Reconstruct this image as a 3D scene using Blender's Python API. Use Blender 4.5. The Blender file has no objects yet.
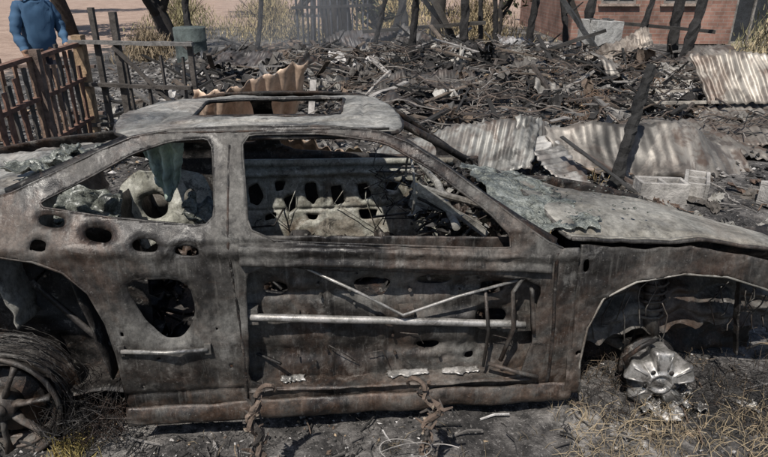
import bpy, math, random
from mathutils import Vector, Matrix, noise, Euler
random.seed(7)
R=random.uniform
sc=bpy.context.scene
V=Vector
def fr(x,y,z,o=4): return noise.fractal(V((x,y,z)),1.0,2.0,o)

# ---------------------------------------------------------------- materials
def newmat(name):
    m=bpy.data.materials.new(name); m.use_nodes=True
    nt=m.node_tree; nt.nodes.clear()
    out=nt.nodes.new('ShaderNodeOutputMaterial'); b=nt.nodes.new('ShaderNodeBsdfPrincipled')
    nt.links.new(b.outputs[0],out.inputs[0])
    return m,nt,b
def nz(nt,co,scale,detail=5,rough=.6,dist=0,sc3=None):
    n=nt.nodes.new('ShaderNodeTexNoise'); n.inputs['Scale'].default_value=scale
    n.inputs['Detail'].default_value=detail; n.inputs['Roughness'].default_value=rough; n.inputs['Distortion'].default_value=dist
    if sc3:
        mp=nt.nodes.new('ShaderNodeMapping'); mp.inputs['Scale'].default_value=sc3
        nt.links.new(co,mp.inputs[0]); co=mp.outputs[0]
    nt.links.new(co,n.inputs['Vector']); return n.outputs['Fac']
def ramp(nt,fac,stops,interp='LINEAR'):
    r=nt.nodes.new('ShaderNodeValToRGB'); cr=r.color_ramp; cr.interpolation=interp
    while len(cr.elements)<len(stops): cr.elements.new(.5)
    for e,(p,c) in zip(cr.elements,stops):
        e.position=p; e.color=(c[0],c[1],c[2],1) if not isinstance(c,(int,float)) else (c,c,c,1)
    nt.links.new(fac,r.inputs[0]); return r.outputs[0]
def mix(nt,fac,a,b,mode='MIX'):
    m=nt.nodes.new('ShaderNodeMix'); m.data_type='RGBA'; m.blend_type=mode
    for s,v in ((0,fac),(6,a),(7,b)):
        if isinstance(v,(int,float)): m.inputs[s].default_value=v if s==0 else (v,v,v,1)
        elif isinstance(v,tuple): m.inputs[s].default_value=(v[0],v[1],v[2],1)
        else: nt.links.new(v,m.inputs[s])
    return m.outputs[2]
def math_(nt,op,a,bb):
    k=nt.nodes.new('ShaderNodeMath'); k.operation=op
    for i,v in enumerate((a,bb)):
        if isinstance(v,(int,float)): k.inputs[i].default_value=v
        else: nt.links.new(v,k.inputs[i])
    return k.outputs[0]
def bump(nt,b,h,st,dist=.01):
    n=nt.nodes.new('ShaderNodeBump'); n.inputs['Strength'].default_value=st; n.inputs['Distance'].default_value=dist
    nt.links.new(h,n.inputs['Height']); nt.links.new(n.outputs[0],b.inputs['Normal'])
def coord(nt):
    return nt.nodes.new('ShaderNodeTexCoord').outputs['Object']

# layered burnt steel: soot -> bare oxidised grey -> flaked pale ash, rust blooms, specks
def burnt(name,base,light,rust,rustc=(.12,.06,.032),la=.5,lb=.56,lamt=.8,scale=4,metal=.35,r0=.32,r1=.8,bs=.6,streak=.35,speck=.35,soot=.85,low=0,fine=(.4,1.6)):
    m,nt,b=newmat(name); co=coord(nt)
    n1=nz(nt,co,scale,7,.66,.3)
    n2=nz(nt,co,scale*.45,6,.74,.9)
    n6=nz(nt,co,scale*2.3,7,.76,.5)
    n3=nz(nt,co,scale*13,4,.78)
    c=ramp(nt,n1,base)
    c=mix(nt,ramp(nt,n6,[(la,0),(lb,lamt)]),c,light)
    rf=ramp(nt,n2,[(.50,0),(.61,rust)])
    c=mix(nt,rf,c,rustc)
    if low:
        sp=nt.nodes.new('ShaderNodeSeparateXYZ'); nt.links.new(co,sp.inputs[0])
        hz_=ramp(nt,sp.outputs[2],[(.12,1),(.40,0)])
        lf=math_(nt,'MULTIPLY',hz_,ramp(nt,n6,[(.46,0),(.58,low)]))
        c=mix(nt,lf,c,(.14,.075,.042))
        up=ramp(nt,sp.outputs[2],[(.55,0),(.72,.5),(.86,.15),(1.0,.0)])
        c=mix(nt,math_(nt,'MULTIPLY',up,ramp(nt,n2,[(.40,1),(.56,0)])),c,(.014,.012,.011))
    c=mix(nt,ramp(nt,n6,[(.36,soot),(.43,0)]),c,(.012,.011,.010))
    c=mix(nt,1,c,ramp(nt,n3,[(.33,fine[0]),(.68,fine[1])]),'MULTIPLY')
    if streak:
        n4=nz(nt,co,3,5,.75,.3,(16,16,1.0))
        c=mix(nt,ramp(nt,n4,[(.54,0),(.68,streak)]),c,(.26,.245,.22))
        c=mix(nt,ramp(nt,n4,[(.34,streak*1.4),(.44,0)]),c,(.012,.011,.01))
    if speck:
        n5=nz(nt,co,90,2,.6)
        c=mix(nt,ramp(nt,n5,[(.66,0),(.72,speck)]),c,(.42,.40,.37))
    nt.links.new(c,b.inputs['Base Color'])
    rr=nt.nodes.new('ShaderNodeMapRange'); rr.inputs[1].default_value=.35; rr.inputs[2].default_value=.65
    rr.inputs[3].default_value=r0; rr.inputs[4].default_value=r1
    nt.links.new(n1,rr.inputs[0]); nt.links.new(rr.outputs[0],b.inputs['Roughness'])
    b.inputs['Metallic'].default_value=metal
    bump(nt,b,nz(nt,co,scale*5,6,.8),bs,.007)
    return m
def attrmat(name,rough=.85,metal=0,scale=6,lo=.55,hi=1.5,bs=.5,dist=.02,rust=0):
    m,nt,b=newmat(name); co=coord(nt)
    a=nt.nodes.new('ShaderNodeAttribute'); a.attribute_name='Col'
    n1=nz(nt,co,scale,5,.75,.5)
    c=mix(nt,1,a.outputs['Color'],ramp(nt,n1,[(.36,lo),(.64,hi)]),'MULTIPLY')
    if rust:
        n2=nz(nt,co,scale*.7,5,.7,.8)
        c=mix(nt,ramp(nt,n2,[(.54,0),(.62,rust)]),c,(.09,.055,.038))
        c=mix(nt,ramp(nt,n2,[(.36,rust),(.43,0)]),c,(.035,.033,.03))
    nt.links.new(c,b.inputs['Base Color']); b.inputs['Roughness'].default_value=rough; b.inputs['Metallic'].default_value=metal
    if bs: bump(nt,b,nz(nt,co,scale*5,3,.7),bs,dist)
    return m

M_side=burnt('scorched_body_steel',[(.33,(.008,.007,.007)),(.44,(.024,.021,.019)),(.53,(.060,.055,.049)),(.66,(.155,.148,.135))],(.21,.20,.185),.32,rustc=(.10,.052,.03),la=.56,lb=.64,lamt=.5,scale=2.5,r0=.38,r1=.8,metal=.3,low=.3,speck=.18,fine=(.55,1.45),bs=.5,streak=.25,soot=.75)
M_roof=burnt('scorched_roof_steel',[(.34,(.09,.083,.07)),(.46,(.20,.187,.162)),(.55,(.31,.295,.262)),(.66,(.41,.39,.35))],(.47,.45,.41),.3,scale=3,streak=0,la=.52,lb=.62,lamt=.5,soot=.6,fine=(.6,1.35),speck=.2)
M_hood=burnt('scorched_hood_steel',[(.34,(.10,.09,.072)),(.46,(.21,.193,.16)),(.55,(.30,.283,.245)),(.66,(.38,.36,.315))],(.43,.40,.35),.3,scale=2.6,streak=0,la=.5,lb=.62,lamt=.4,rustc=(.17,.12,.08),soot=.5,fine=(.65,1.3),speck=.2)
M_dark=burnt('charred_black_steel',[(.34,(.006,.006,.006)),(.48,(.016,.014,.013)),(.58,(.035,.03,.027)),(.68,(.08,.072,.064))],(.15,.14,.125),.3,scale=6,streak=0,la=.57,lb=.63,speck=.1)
M_inner=burnt('heat_bleached_panel',[(.34,(.10,.095,.076)),(.46,(.20,.195,.16)),(.55,(.29,.285,.24)),(.66,(.36,.35,.30))],(.42,.41,.36),.5,scale=5,streak=.2,la=.53,lb=.6,rustc=(.13,.085,.055),metal=.0,speck=.1,fine=(.6,1.35))
M_alu=burnt('melted_aluminium',[(.34,(.13,.125,.12)),(.5,(.25,.24,.22)),(.66,(.38,.36,.34))],(.42,.40,.38),.1,scale=7,streak=0,metal=.5,r0=.3,r1=.6,bs=.2,speck=0,fine=(.75,1.2),soot=.4)
M_attr=attrmat('charred_mixed')
M_sheet=attrmat('scorched_corrugated_iron',.5,.3,2.2,.5,1.3,.2,.01,rust=.7)
M_wood=attrmat('weathered_wood',.9,0,9,.45,1.4,.6,.01)
M_leaf=attrmat('dry_leaf',.9,0,3,.7,1.3,0)
def glassmat():
    m,nt,b=newmat('melted_glass'); co=coord(nt)
    vo=nt.nodes.new('ShaderNodeTexVoronoi'); vo.feature='DISTANCE_TO_EDGE'; vo.inputs['Scale'].default_value=75; nt.links.new(co,vo.inputs['Vector'])
    n=nz(nt,co,7,7,.78,.8)
    c=ramp(nt,n,[(.37,(.025,.026,.022)),(.46,(.10,.105,.09)),(.56,(.20,.208,.182)),(.66,(.33,.337,.305))])
    c=mix(nt,1,c,ramp(nt,vo.outputs['Distance'],[(0,.45),(.12,1.1)]),'MULTIPLY')
    nt.links.new(c,b.inputs['Base Color']); b.inputs['Roughness'].default_value=.33
    bump(nt,b,nz(nt,co,22,5,.7),.6,.008); return m
M_glass=glassmat()

# ---------------------------------------------------------------- mesh builder
class MB:
    def __init__(s): s.v=[];s.f=[];s.c=[]
    def add(s,vs,fs,col):
        b=len(s.v); s.v+=[tuple(v) for v in vs]; s.f+=[tuple(b+i for i in f) for f in fs]
        if isinstance(col,list) and len(col)==len(vs) and len(vs)>0 and hasattr(col[0],'__len__'): s.c+=col
        else: s.c+=[(col[0],col[1],col[2],1)]*len(vs)
    def grid(s,nu,nv,f,col=(.1,.1,.1)):
        vs=[];cs=[]
        for i in range(nu+1):
            for j in range(nv+1):
                vs.append(f(i/nu,j/nv)); cc=col(i/nu,j/nv) if callable(col) else col
                cs.append((cc[0],cc[1],cc[2],1))
        fs=[(i*(nv+1)+j,(i+1)*(nv+1)+j,(i+1)*(nv+1)+j+1,i*(nv+1)+j+1) for i in range(nu) for j in range(nv)]
        s.add(vs,fs,cs)
    def tube(s,pts,rad,n=6,col=(.05,.05,.05),jit=0,flat=1.0,cap=True):
        pts=[V(p) for p in pts]
        if not isinstance(rad,(list,tuple)): rad=[rad]*len(pts)
        vs=[];fs=[];prev=None
        for i,p in enumerate(pts):
            t=(pts[min(i+1,len(pts)-1)]-pts[max(i-1,0)])
            if t.length<1e-6: t=V((0,0,1))
            t.normalize()
            if prev is None:
                a=V((0,0,1)) if abs(t.z)<.8 else V((1,0,0))
                x=t.cross(a).normalized()
            else:
                x=(prev-t*prev.dot(t)); x=x.normalized() if x.length>1e-5 else prev
            prev=x; y=t.cross(x)
            for k in range(n):
                an=2*math.pi*(k+.5)/n; r=rad[i]*(1+R(-jit,jit))
                vs.append(p+x*math.cos(an)*r+y*math.sin(an)*r*flat)
        for i in range(len(pts)-1):
            for k in range(n):
                fs.append((i*n+k,i*n+(k+1)%n,(i+1)*n+(k+1)%n,(i+1)*n+k))
        if cap: fs.append(tuple(range(n-1,-1,-1))); fs.append(tuple((len(pts)-1)*n+k for k in range(n)))
        s.add(vs,fs,tuple(col))
    def beam(s,p,q,w,h,col,jit=.08,seg=6,bow=0):
        p=V(p);q=V(q); pts=[]
        L=(q-p).length
        for i in range(seg+1):
            t=i/seg; pp=p.lerp(q,t)+V((R(-1,1),R(-1,1),R(-1,1)))*bow*L*math.sin(math.pi*t)*.3
            pts.append(pp)
        s.tube(pts,w*.707,4,col,jit,h/w)
    def chunk(s,p,r,col,sq=1):
        rx,ry,rz=[r*R(.5,1.3) for _ in range(3)]; rz*=sq
        e=Euler((R(-.4,.4),R(-.4,.4),R(0,6.28))).to_matrix()
        base=[(1,0,0),(-1,0,0),(0,1,0),(0,-1,0),(0,0,1),(0,0,-1)]
        vs=[V(p)+e@V((a*rx*R(.6,1.2)+R(-.2,.2)*r,b*ry*R(.6,1.2)+R(-.2,.2)*r,c*rz*R(.6,1.2))) for a,b,c in base]
        s.add(vs,[(0,2,4),(2,1,4),(1,3,4),(3,0,4),(2,0,5),(1,2,5),(3,1,5),(0,3,5)],tuple(col))
    def box(s,c,sz,rot=(0,0,0),col=(.2,.2,.2)):
        e=Euler(rot).to_matrix(); c=V(c)
        vs=[c+e@V((x*sz[0]/2,y*sz[1]/2,z*sz[2]/2)) for x in(-1,1) for y in(-1,1) for z in(-1,1)]
        s.add(vs,[(0,1,3,2),(4,6,7,5),(0,4,5,1),(2,3,7,6),(0,2,6,4),(1,5,7,3)],col)
    def obj(s,name,mat,parent=None,smooth=False,solid=0,bevel=0):
        me=bpy.data.meshes.new(name); me.from_pydata(s.v,[],s.f); me.validate(clean_customdata=False)
        if len(me.vertices)==len(s.c):
            a=me.color_attributes.new('Col','FLOAT_COLOR','POINT')
            a.data.foreach_set('color',[x for c in s.c for x in c])
        me.materials.append(mat)
        if smooth: me.polygons.foreach_set('use_smooth',[True]*len(me.polygons))
        o=bpy.data.objects.new(name,me); sc.collection.objects.link(o)
        if parent: o.parent=parent
        if solid: md=o.modifiers.new('s','SOLIDIFY'); md.thickness=solid; md.offset=0
        if bevel: md=o.modifiers.new('b','BEVEL'); md.width=bevel; md.segments=2
        return o
def empty(name,loc=(0,0,0)):
    o=bpy.data.objects.new(name,None); o.location=loc; sc.collection.objects.link(o); return o

def inp(x,y,p):
    r=False;j=len(p)-1
    for i in range(len(p)):
        xi,yi=p[i];xj,yj=p[j]
        if (yi>y)!=(yj>y) and x<(xj-xi)*(y-yi)/(yj-yi)+xi: r=not r
        j=i
    return r
def near(x,y,polys):
    best=1e9;bp=(x,y)
    for p in polys:
        for i in range(len(p)):
            ax,ay=p[i];bx,by=p[(i+1)%len(p)]
            dx,dy=bx-ax,by-ay;l=dx*dx+dy*dy
            t=0 if l==0 else max(0,min(1,((x-ax)*dx+(y-ay)*dy)/l))
            qx,qy=ax+t*dx,ay+t*dy;d=(qx-x)**2+(qy-y)**2
            if d<best: best=d;bp=(qx,qy)
    return bp
def smoothpoly(p,it=2,keep=.22):
    for _ in range(it):
        q=[]
        for i in range(len(p)):
            a=p[i];b=p[(i+1)%len(p)]
            q.append((a[0]+(b[0]-a[0])*keep,a[1]+(b[1]-a[1])*keep)); q.append((a[0]+(b[0]-a[0])*(1-keep),a[1]+(b[1]-a[1])*(1-keep)))
        p=q
    return p
def jag(p,amp=.008,step=.03):
    r=[]
    for i in range(len(p)):
        a=p[i];b=p[(i+1)%len(p)]; L=math.hypot(b[0]-a[0],b[1]-a[1]); n=max(1,int(L/step))
        for k in range(n):
            x=a[0]+(b[0]-a[0])*k/n; y=a[1]+(b[1]-a[1])*k/n
            r.append((x+amp*fr(x*9,y*9,1),y+amp*fr(x*9,y*9,11)))
    return r
def oval(cx,cy,rx,ry,rot=0,n=20,e=.8):
    r=[]
    for i in range(n):
        a=2*math.pi*i/n; c,s=math.cos(a),math.sin(a)
        x=rx*abs(c)**e*(1 if c>0 else -1); y=ry*abs(s)**e*(1 if s>0 else -1)
        r.append((cx+x*math.cos(rot)-y*math.sin(rot),cy+x*math.sin(rot)+y*math.cos(rot)))
    return r
def panel(name,outline,holes,fn,cell,mat,parent,thick=.006,col=(.1,.1,.1)):
    xs=[p[0] for p in outline];ys=[p[1] for p in outline]
    x0,x1,y0,y1=min(xs),max(xs),min(ys),max(ys)
    nx=int((x1-x0)/cell)+1;ny=int((y1-y0)/cell)+1
    bbs=[(min(a[0] for a in h),max(a[0] for a in h),min(a[1] for a in h),max(a[1] for a in h),h) for h in holes]
    cells=set()
    for i in range(nx):
        cx=x0+(i+.5)*cell
        for j in range(ny):
            cy=y0+(j+.5)*cell
            if not inp(cx,cy,outline): continue
            if any(b[0]<=cx<=b[1] and b[2]<=cy<=b[3] and inp(cx,cy,b[4]) for b in bbs): continue
            cells.add((i,j))
    idx={};vs=[];fs=[]
    def vid(i,j):
        if (i,j) not in idx:
            idx[(i,j)]=len(vs)
            x,y=x0+i*cell,y0+j*cell
            full=all(((i+a,j+b) in cells) for a in(-1,0) for b in(-1,0))
            if not full: x,y=near(x,y,[outline]+holes)
            vs.append(tuple(fn(x,y)))
        return idx[(i,j)]
    for (i,j) in cells: fs.append((vid(i,j),vid(i+1,j),vid(i+1,j+1),vid(i,j+1)))
    me=bpy.data.meshes.new(name); me.from_pydata(vs,[],fs); me.materials.append(mat)
    me.polygons.foreach_set('use_smooth',[True]*len(me.polygons))
    a=me.color_attributes.new('Col','FLOAT_COLOR','POINT'); a.data.foreach_set('color',[col[0],col[1],col[2],1]*len(vs))
    o=bpy.data.objects.new(name,me); sc.collection.objects.link(o); o.parent=parent
    md=o.modifiers.new('s','SOLIDIFY'); md.thickness=thick; md.offset=0
    return o

# ---------------------------------------------------------------- CAR
car=empty('burned_car')
YAW=math.radians(5.2); O=V((-.077,2.892,0))
car.matrix_world=Matrix.Translation(O)@Matrix.Rotation(YAW,4,'Z')@Matrix.Translation((0,-.85,0))@Matrix.Rotation(math.radians(-4),4,'X')@Matrix.Translation((0,.85,0))

def hole_lip(s,z,h,w=.016,d=.010):
    q=near(s,z,[h]); dd=math.hypot(q[0]-s,q[1]-z)
    return d*math.exp(-(dd/w)**2)
rq=smoothpoly([(-.632,.915),(-.645,1.215),(-.80,1.21),(-.95,1.165),(-1.10,1.09),(-1.30,1.0),(-.95,.945)],2,.12)
dw=smoothpoly([(-.505,.865),(-.535,1.225),(-.2,1.222),(.03,1.185),(.21,1.085),(.42,.935),(.50,.85),(.51,.79)],2,.10)
dh=jag(smoothpoly([(-.525,.765),(-.555,.2),(.595,.17),(.655,.655)],2,.08),.010)
slots=[oval(-1.23,.945,.048,.020,-.2),oval(-1.06,.895,.050,.023,-.2),oval(-.89,.855,.048,.023,-.12),oval(-.74,.828,.046,.021,-.08),oval(-1.27,.87,.030,.018,-.2)]
tri=smoothpoly([(-1.0,.72),(-.75,.71),(-.735,.55),(-.80,.455),(-.87,.46),(-.94,.56)],2,.2)
small=[oval(-.66,.5,.007,.007),oval(-.62,.32,.007,.010),oval(-1.02,.5,.007,.010),oval(-.9,.38,.009,.007),oval(-.98,.24,.007,.010)]
def ysec(s,z):
    if z>.86: y=-.85+(z-.86)*.62
    else: y=-.85+.28*max(0,.5-z)**2+.10*max(0,z-.6)**2
    y+=.045*max(0,abs(s+.1)-1.1)**1.5
    y-=.014*math.exp(-((z-(.79-.05*s))/.025)**2)
    y+=.010*fr(s*3,z*3,1.3)+.005*fr(s*11,z*11,4.3,3)+.0015*fr(s*40,z*40,7,2)
    if s<-.6 and .4<z<1.0:
        for h in slots: 
            if abs(s-h[0][0])<.2: y+=hole_lip(s,z,h,.016,.013)
        if z<.8: y+=hole_lip(s,z,tri,.022,.022)
        y+=.006*math.exp(-((s+.66)/.012)**2)
    if s<-.58 and z<.45: y+=.010*math.exp(-((z-.20)/.012)**2)+.006*math.exp(-((s+.82)/.012)**2)
    return y
ring=[(-1.06,.13),(-1.055,.4),(-1.075,.55),(-1.12,.68),(-1.2,.765),(-1.3,.815),(-1.42,.84),(-1.56,.85),(-1.72,.82),(-1.86,.74),(-1.95,.6),(-1.98,.42),
 (-2.35,.38),(-2.4,.75),(-2.32,.9),(-1.9,.98),(-1.5,1.02),(-1.38,1.045),(-1.25,1.10),(-1.07,1.18),(-.95,1.225),(-.8,1.25),(-.5,1.256),(-.2,1.25),(.0,1.228),(.12,1.185),(.27,1.095),(.43,.98),(.58,.87),(.66,.81),(.72,.785),(.79,.785),
 (.80,.4),(.82,.10),(0,.11)]
sidefn=lambda s,z:(s,ysec(s,z),z)
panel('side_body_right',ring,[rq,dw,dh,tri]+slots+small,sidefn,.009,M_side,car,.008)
def farfn(s,z):
    y=-.85+(z-.86)*.62 if z>.86 else -.85
    return (s,-y+.01*fr(s*3,z*3,5),z)
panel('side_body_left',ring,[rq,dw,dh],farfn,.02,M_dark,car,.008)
lip=MB()
def lipline(poly,r,off=0,closed=True,fn=sidefn,n=5,jit=.3):
    pts=[V(fn(*p))+V((0,-off,0)) for p in poly]
    if closed: pts.append(pts[0])
    lip.tube(pts,r,n,(.1,.1,.1),jit)
lipline(rq,.005,.001); lipline(dw,.005,.001)
lipline(ring[0:12],.006,.001,False)
lipline(ring[16:31],.006,.0,False)
lip.obj('opening_flanges',M_side,car,True)
seam=MB()
seam.tube([sidefn(-.575+.01*math.sin(z*5),z) for z in [.14+i*.05 for i in range(22)]],.007,5,(.02,.02,.02),.25)
seam.tube([V(sidefn(s,1.238-.02*max(0,s+.1)))+V((0,-.002,0)) for s in [-.85+i*.05 for i in range(19)]],.005,5,(.02,.02,.02),.2)
seam.tube([V(sidefn(.695+.04*(.8-z),z))+V((0,-.003,0)) for z in [.12+i*.05 for i in range(14)]],.008,5,(.02,.02,.02),.25)
seam.obj('door_seams',M_dark,car,True)
# roof
def roofz(s,y):
    z=1.262-.045*(abs(y)/.6)**2 - .10*max(0,s+.02)**1.5 -.25*max(0,-s-.95)**1.5
    z-=.03*math.exp(-((s+.95)/.16)**2-((y+.1)/.3)**2)
    return z+.014*fr(s*2.5,y*2.5,7)+.005*fr(s*12,y*12,3,3)
roofo=[(-.95,-.605),(-.5,-.618),(.0,-.61),(.10,-.585),(.13,-.4),(.10,0),(.02,.35),(-.10,.58),(-.5,.61),(-1.0,.6),(-1.12,.5),(-1.16,0),(-1.1,-.4)]
sun=smoothpoly([(-.80,-.27),(-.14,-.30),(-.10,.25),(-.82,.27)],2,.1)
so=smoothpoly([(-.93,-.40),(-.04,-.43),(.0,.35),(-.95,.37)],2,.1)
def roofp(s,y):
    z=roofz(s,y); z-=hole_lip(s,y,sun,.03,.014)
    q=near(s,y,[so]); z-=.010*math.exp(-(math.hypot(q[0]-s,q[1]-y)/.010)**2)
    return (s,y,z)
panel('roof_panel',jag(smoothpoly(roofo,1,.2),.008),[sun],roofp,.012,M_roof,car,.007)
rf=MB()
rp=[V((p[0],p[1],roofz(*p)-.008)) for p in sun]; rf.tube(rp+[rp[0]],.009,6,(.1,)*3,.25)
rp=[V((p[0],p[1],roofz(*p)-.008)) for p in smoothpoly(roofo,2,.2)]; rf.tube(rp+[rp[0]],.010,6,(.1,)*3,.2)
rf.obj('roof_frame',M_dark,car,True)
pl=MB()
pl.tube([(-.05,.58,1.2),(.2,.63,1.07),(.45,.69,.93),(.72,.76,.76)],[.024]*4,6,(.1,)*3,.15)
pl.tube([(.08,-.59,1.195),(.24,-.655,1.10),(.40,-.715,.985),(.56,-.785,.875),(.69,-.825,.79)],[.016,.018,.02,.024,.028],8,(.1,)*3,.15)
pl.tube([(.12,-.54,1.175),(.30,-.60,1.06),(.47,-.66,.94),(.63,-.72,.825)],[.010]*4,6,(.1,)*3,.35)
pl.tube([(-1.0,-.52,1.2),(-1.22,-.6,1.11),(-1.42,-.68,1.03)],[.022,.022,.028],6,(.1,)*3,.15)
pl.tube([(-1.05,.55,1.2),(-1.25,.62,1.1),(-1.45,.7,1.02)],[.03,.03,.035],6,(.1,)*3,.15)
pl.obj('pillars',M_dark,car,True)

# hood
HT=[(.62,[(-.83,.80),(-.3,.88),(.15,.84),(.7,.64)]),(1.0,[(-.83,.785),(-.4,.84),(.05,.76),(.7,.5)]),(1.3,[(-.82,.77),(-.45,.80),(-.0,.69),(.7,.42)]),(1.65,[(-.8,.71),(-.5,.72),(-.05,.59),(.6,.35)]),(2.0,[(-.74,.61),(-.5,.61),(-.1,.46),(.5,.28)])]
def hoodz(s,w):
    for i in range(len(HT)-1):
        if s<=HT[i+1][0] or i==len(HT)-2:
            t=(s-HT[i][0])/(HT[i+1][0]-HT[i][0]); break
    def row(r):
        k=w*3; a=min(2,int(k)); f=k-a
        P=[V((r[max(0,min(3,a+o))])) for o in(-1,0,1,2)]
        return .5*((2*P[1])+(P[2]-P[0])*f+(2*P[0]-5*P[1]+4*P[2]-P[3])*f*f+(3*P[1]-P[0]-3*P[2]+P[3])*f**3)
    return row(HT[i][1]).lerp(row(HT[i+1][1]),t)
def hoodf(u,v):
    s=.76+u*1.24+.08*math.sin(v*3.1)*(-1 if u<.5 else .4)
    p=hoodz(s,v)
    z=p.y+.022*fr(s*2.2,p.x*2.2,9)+.006*fr(s*9,p.x*9,2,3)+.0025*fr(s*30,p.x*30,2,2)+.02
    z-=.018*math.exp(-((v-.05)/.02)**2)
    z-=.012*math.exp(-((v-.33-.1*u)/.02)**2)
    return (s,p.x,z)
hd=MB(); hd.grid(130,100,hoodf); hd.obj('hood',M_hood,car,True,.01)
he=MB()
he.tube([V(hoodf(i/30,0))+V((0,-.006,-.006)) for i in range(31)],.009,6,(.1,)*3,.25)
he.tube([V(hoodf(0,i/30))+V((0,0,-.004)) for i in range(31)],.009,6,(.1,)*3,.3)
he.obj('hood_edges',M_side,car,True)
# front fender
def fend(s,z): 
    y=-.845+.10*max(0,z-.6)**1.2+.05*max(0,s-1.2)**1.5+.010*fr(s*4,z*4,3)+.006*fr(s*13,z*13,5,3)+.002*fr(s*40,z*40,7,2)
    return (s,y,z)
fo=[(.80,.79),(.98,.77),(1.27,.76),(1.57,.70),(1.95,.60),(2.02,.45),(1.82,.47),(1.62,.56),(1.45,.62),(1.25,.645),(1.05,.62),(.92,.55),(.86,.42),(.845,.25),(.86,.1),(.79,.1)]
panel('front_fender',jag(fo,.010),[oval(.83,.7,.012,.03),oval(.83,.3,.008,.012)],fend,.011,M_side,car,.007)
panel('front_fender_left',fo,[],lambda s,z:(s,-fend(s,z)[1],z-.12),.03,M_dark,car,.007)
fl=MB(); fl.tube([V(fend(*p))+V((0,-.001,0)) for p in fo[5:15]],.005,6,(.1,)*3,.3)
fl.obj('fender_lip',M_roof,car,True)
ww=MB()
def wellf(u,v):
    s=.84+u*1.1; z=.02+v*.72
    y=-.42-.22*math.exp(-((z-.66)/.12)**2)-.08*math.exp(-((s-1.25)/.12)**2)+.05*fr(s*4,z*4,2)+.02*fr(s*14,z*14,8)
    return (s,y,z)
ww.grid(70,50,wellf)
def wellr(u,v):
    s=-2.0+u*.98; z=.05+v*.8
    return (s,-.48+.04*fr(s*4,z*4,6)-.1*math.exp(-((z-.85)/.1)**2),z)
ww.grid(50,40,wellr)
ww.obj('wheel_well_liners',M_dark,car,True)
inn=MB()
def well2(u,v):
    a=math.pi*(1-u*.55)+.1; r=.36+.03*fr(u*5,v*4,1)
    return (1.27+r*math.cos(a)*1.15,-.80+v*.32,.30+r*math.sin(a)*.95)
inn.grid(50,20,well2)
inn.grid(60,20,lambda u,v:(.95+u*.95,-.63+.06*fr(u*5,v*5,2)+.12*v,.30+v*.26-.06*(2*u-1)**2-.07*abs(fr(u*4,0,9))*(1-v)+.01*fr(u*9,v*9,1)))
inn.tube([(1.30,-.62,.16),(1.27,-.55,.68)],.035,10,(.1,)*3,.06)
inn.tube([(1.29+.055*math.cos(i*.7),-.585+.055*math.sin(i*.7),.3+i*.0045) for i in range(75)],.007,5,(.1,)*3)
inn.tube([(1.0,-.2,.14),(1.25,-.6,.13)],.03,6,(.1,)*3,.2); inn.tube([(1.55,-.2,.16),(1.27,-.6,.12)],.025,6,(.1,)*3,.2)
inn.beam((.9,-.5,.2),(2.0,-.48,.3),.07,.1,(.1,)*3)
inn.beam((1.5,-.4,.3),(2.05,-.2,.34),.12,.1,(.1,)*3,.2)
for k in range(16):
    p=V((R(.95,1.85),R(-.75,-.6),R(.45,.6)))
    inn.tube([p+V((.02*math.sin(i*1.1+k)+R(-.01,.01),R(-.01,.01),-.045*i*R(.7,1.2))) for i in range(6)],.003,4)
inn.obj('suspension',M_side,car,True)
sp_=MB(); sp_.beam((1.58,-.74,.56),(1.67,-.70,.16),.03,.008,(.1,)*3,.25,10,.05)
sp_.obj('hanging_strap',M_dark,car)
eng=MB()
for k in range(60):
    p=V((R(.95,1.9),R(-.4,.5),R(.1,.42))); 
    if random.random()<.5: eng.box(p,(R(.05,.25),R(.05,.2),R(.04,.2)),(R(-1,1),R(-1,1),R(0,3)))
    else: eng.tube([p,p+V((R(-.2,.2),R(-.2,.2),R(-.1,.1))),p+V((R(-.3,.3),R(-.3,.3),R(-.1,.1)))],R(.01,.03),6,(.1,)*3,.2)
eng.obj('engine_remains',M_dark,car,False,0,.006)

# door interior
dholes=[oval(.47,.45,.07,.035,-.1),oval(.47,.585,.05,.03),oval(-.43,.62,.05,.03),smoothpoly([(-.12,.66),(.05,.65),(.02,.57),(-.1,.57)],2),oval(.22,.63,.07,.022),oval(.2,.33,.05,.02),oval(.38,.27,.02,.02)]
def dinf(s,z):
    y=-.765+.02*math.exp(-((z-.32)/.04)**2)+.014*fr(s*5,z*5,12)+.007*fr(s*17,z*17,2)
    k=min(max((s-.08)/.03,0),1)*min(max((.42-s)/.03,0),1)*min(max((z-.26)/.03,0),1)*min(max((.5-z)/.03,0),1)
    y-=.022*k
    y-=.02*math.exp(-((s+.22)/.015)**2)-.012*math.exp(-((z-.6)/.02)**2)+.014*math.exp(-((s-.0)/.012)**2)
    for h in dholes:
        if abs(s-h[0][0])<.2: y+=hole_lip(s,z,h,.014,.009)
    return (s,y,z)
panel('door_inner_panel',[(-.6,.13),(.72,.11),(.72,.80),(-.6,.86)],dholes,dinf,.011,M_side,car,.005)
db=MB()
def belt(u,v):
    s=-.545+u*1.22; zc=.81-.088*u; 
    prof=[(-.83,.045),(-.868,.04),(-.874,.03),(-.864,-.0),(-.874,-.03),(-.85,-.042),(-.80,-.045)]
    k=v*6;a=min(5,int(k));f=k-a; y=prof[a][0]*(1-f)+prof[a+1][0]*f; z=prof[a][1]*(1-f)+prof[a+1][1]*f
    return (s,y+.008*fr(s*7,z*20,3)+.003*fr(s*30,z*60,3),zc+z+.008*fr(s*3,0,5))
db.grid(120,24,belt)
db.obj('door_belt_bar',M_side,car,True,.005)
dbb=MB()
dbb.tube([(-.54+1.14*i/20,-.82+.004*fr(i*.4,0,1),.53-.095*i/20) for i in range(21)],.016,10,(.1,)*3,.05)
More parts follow.
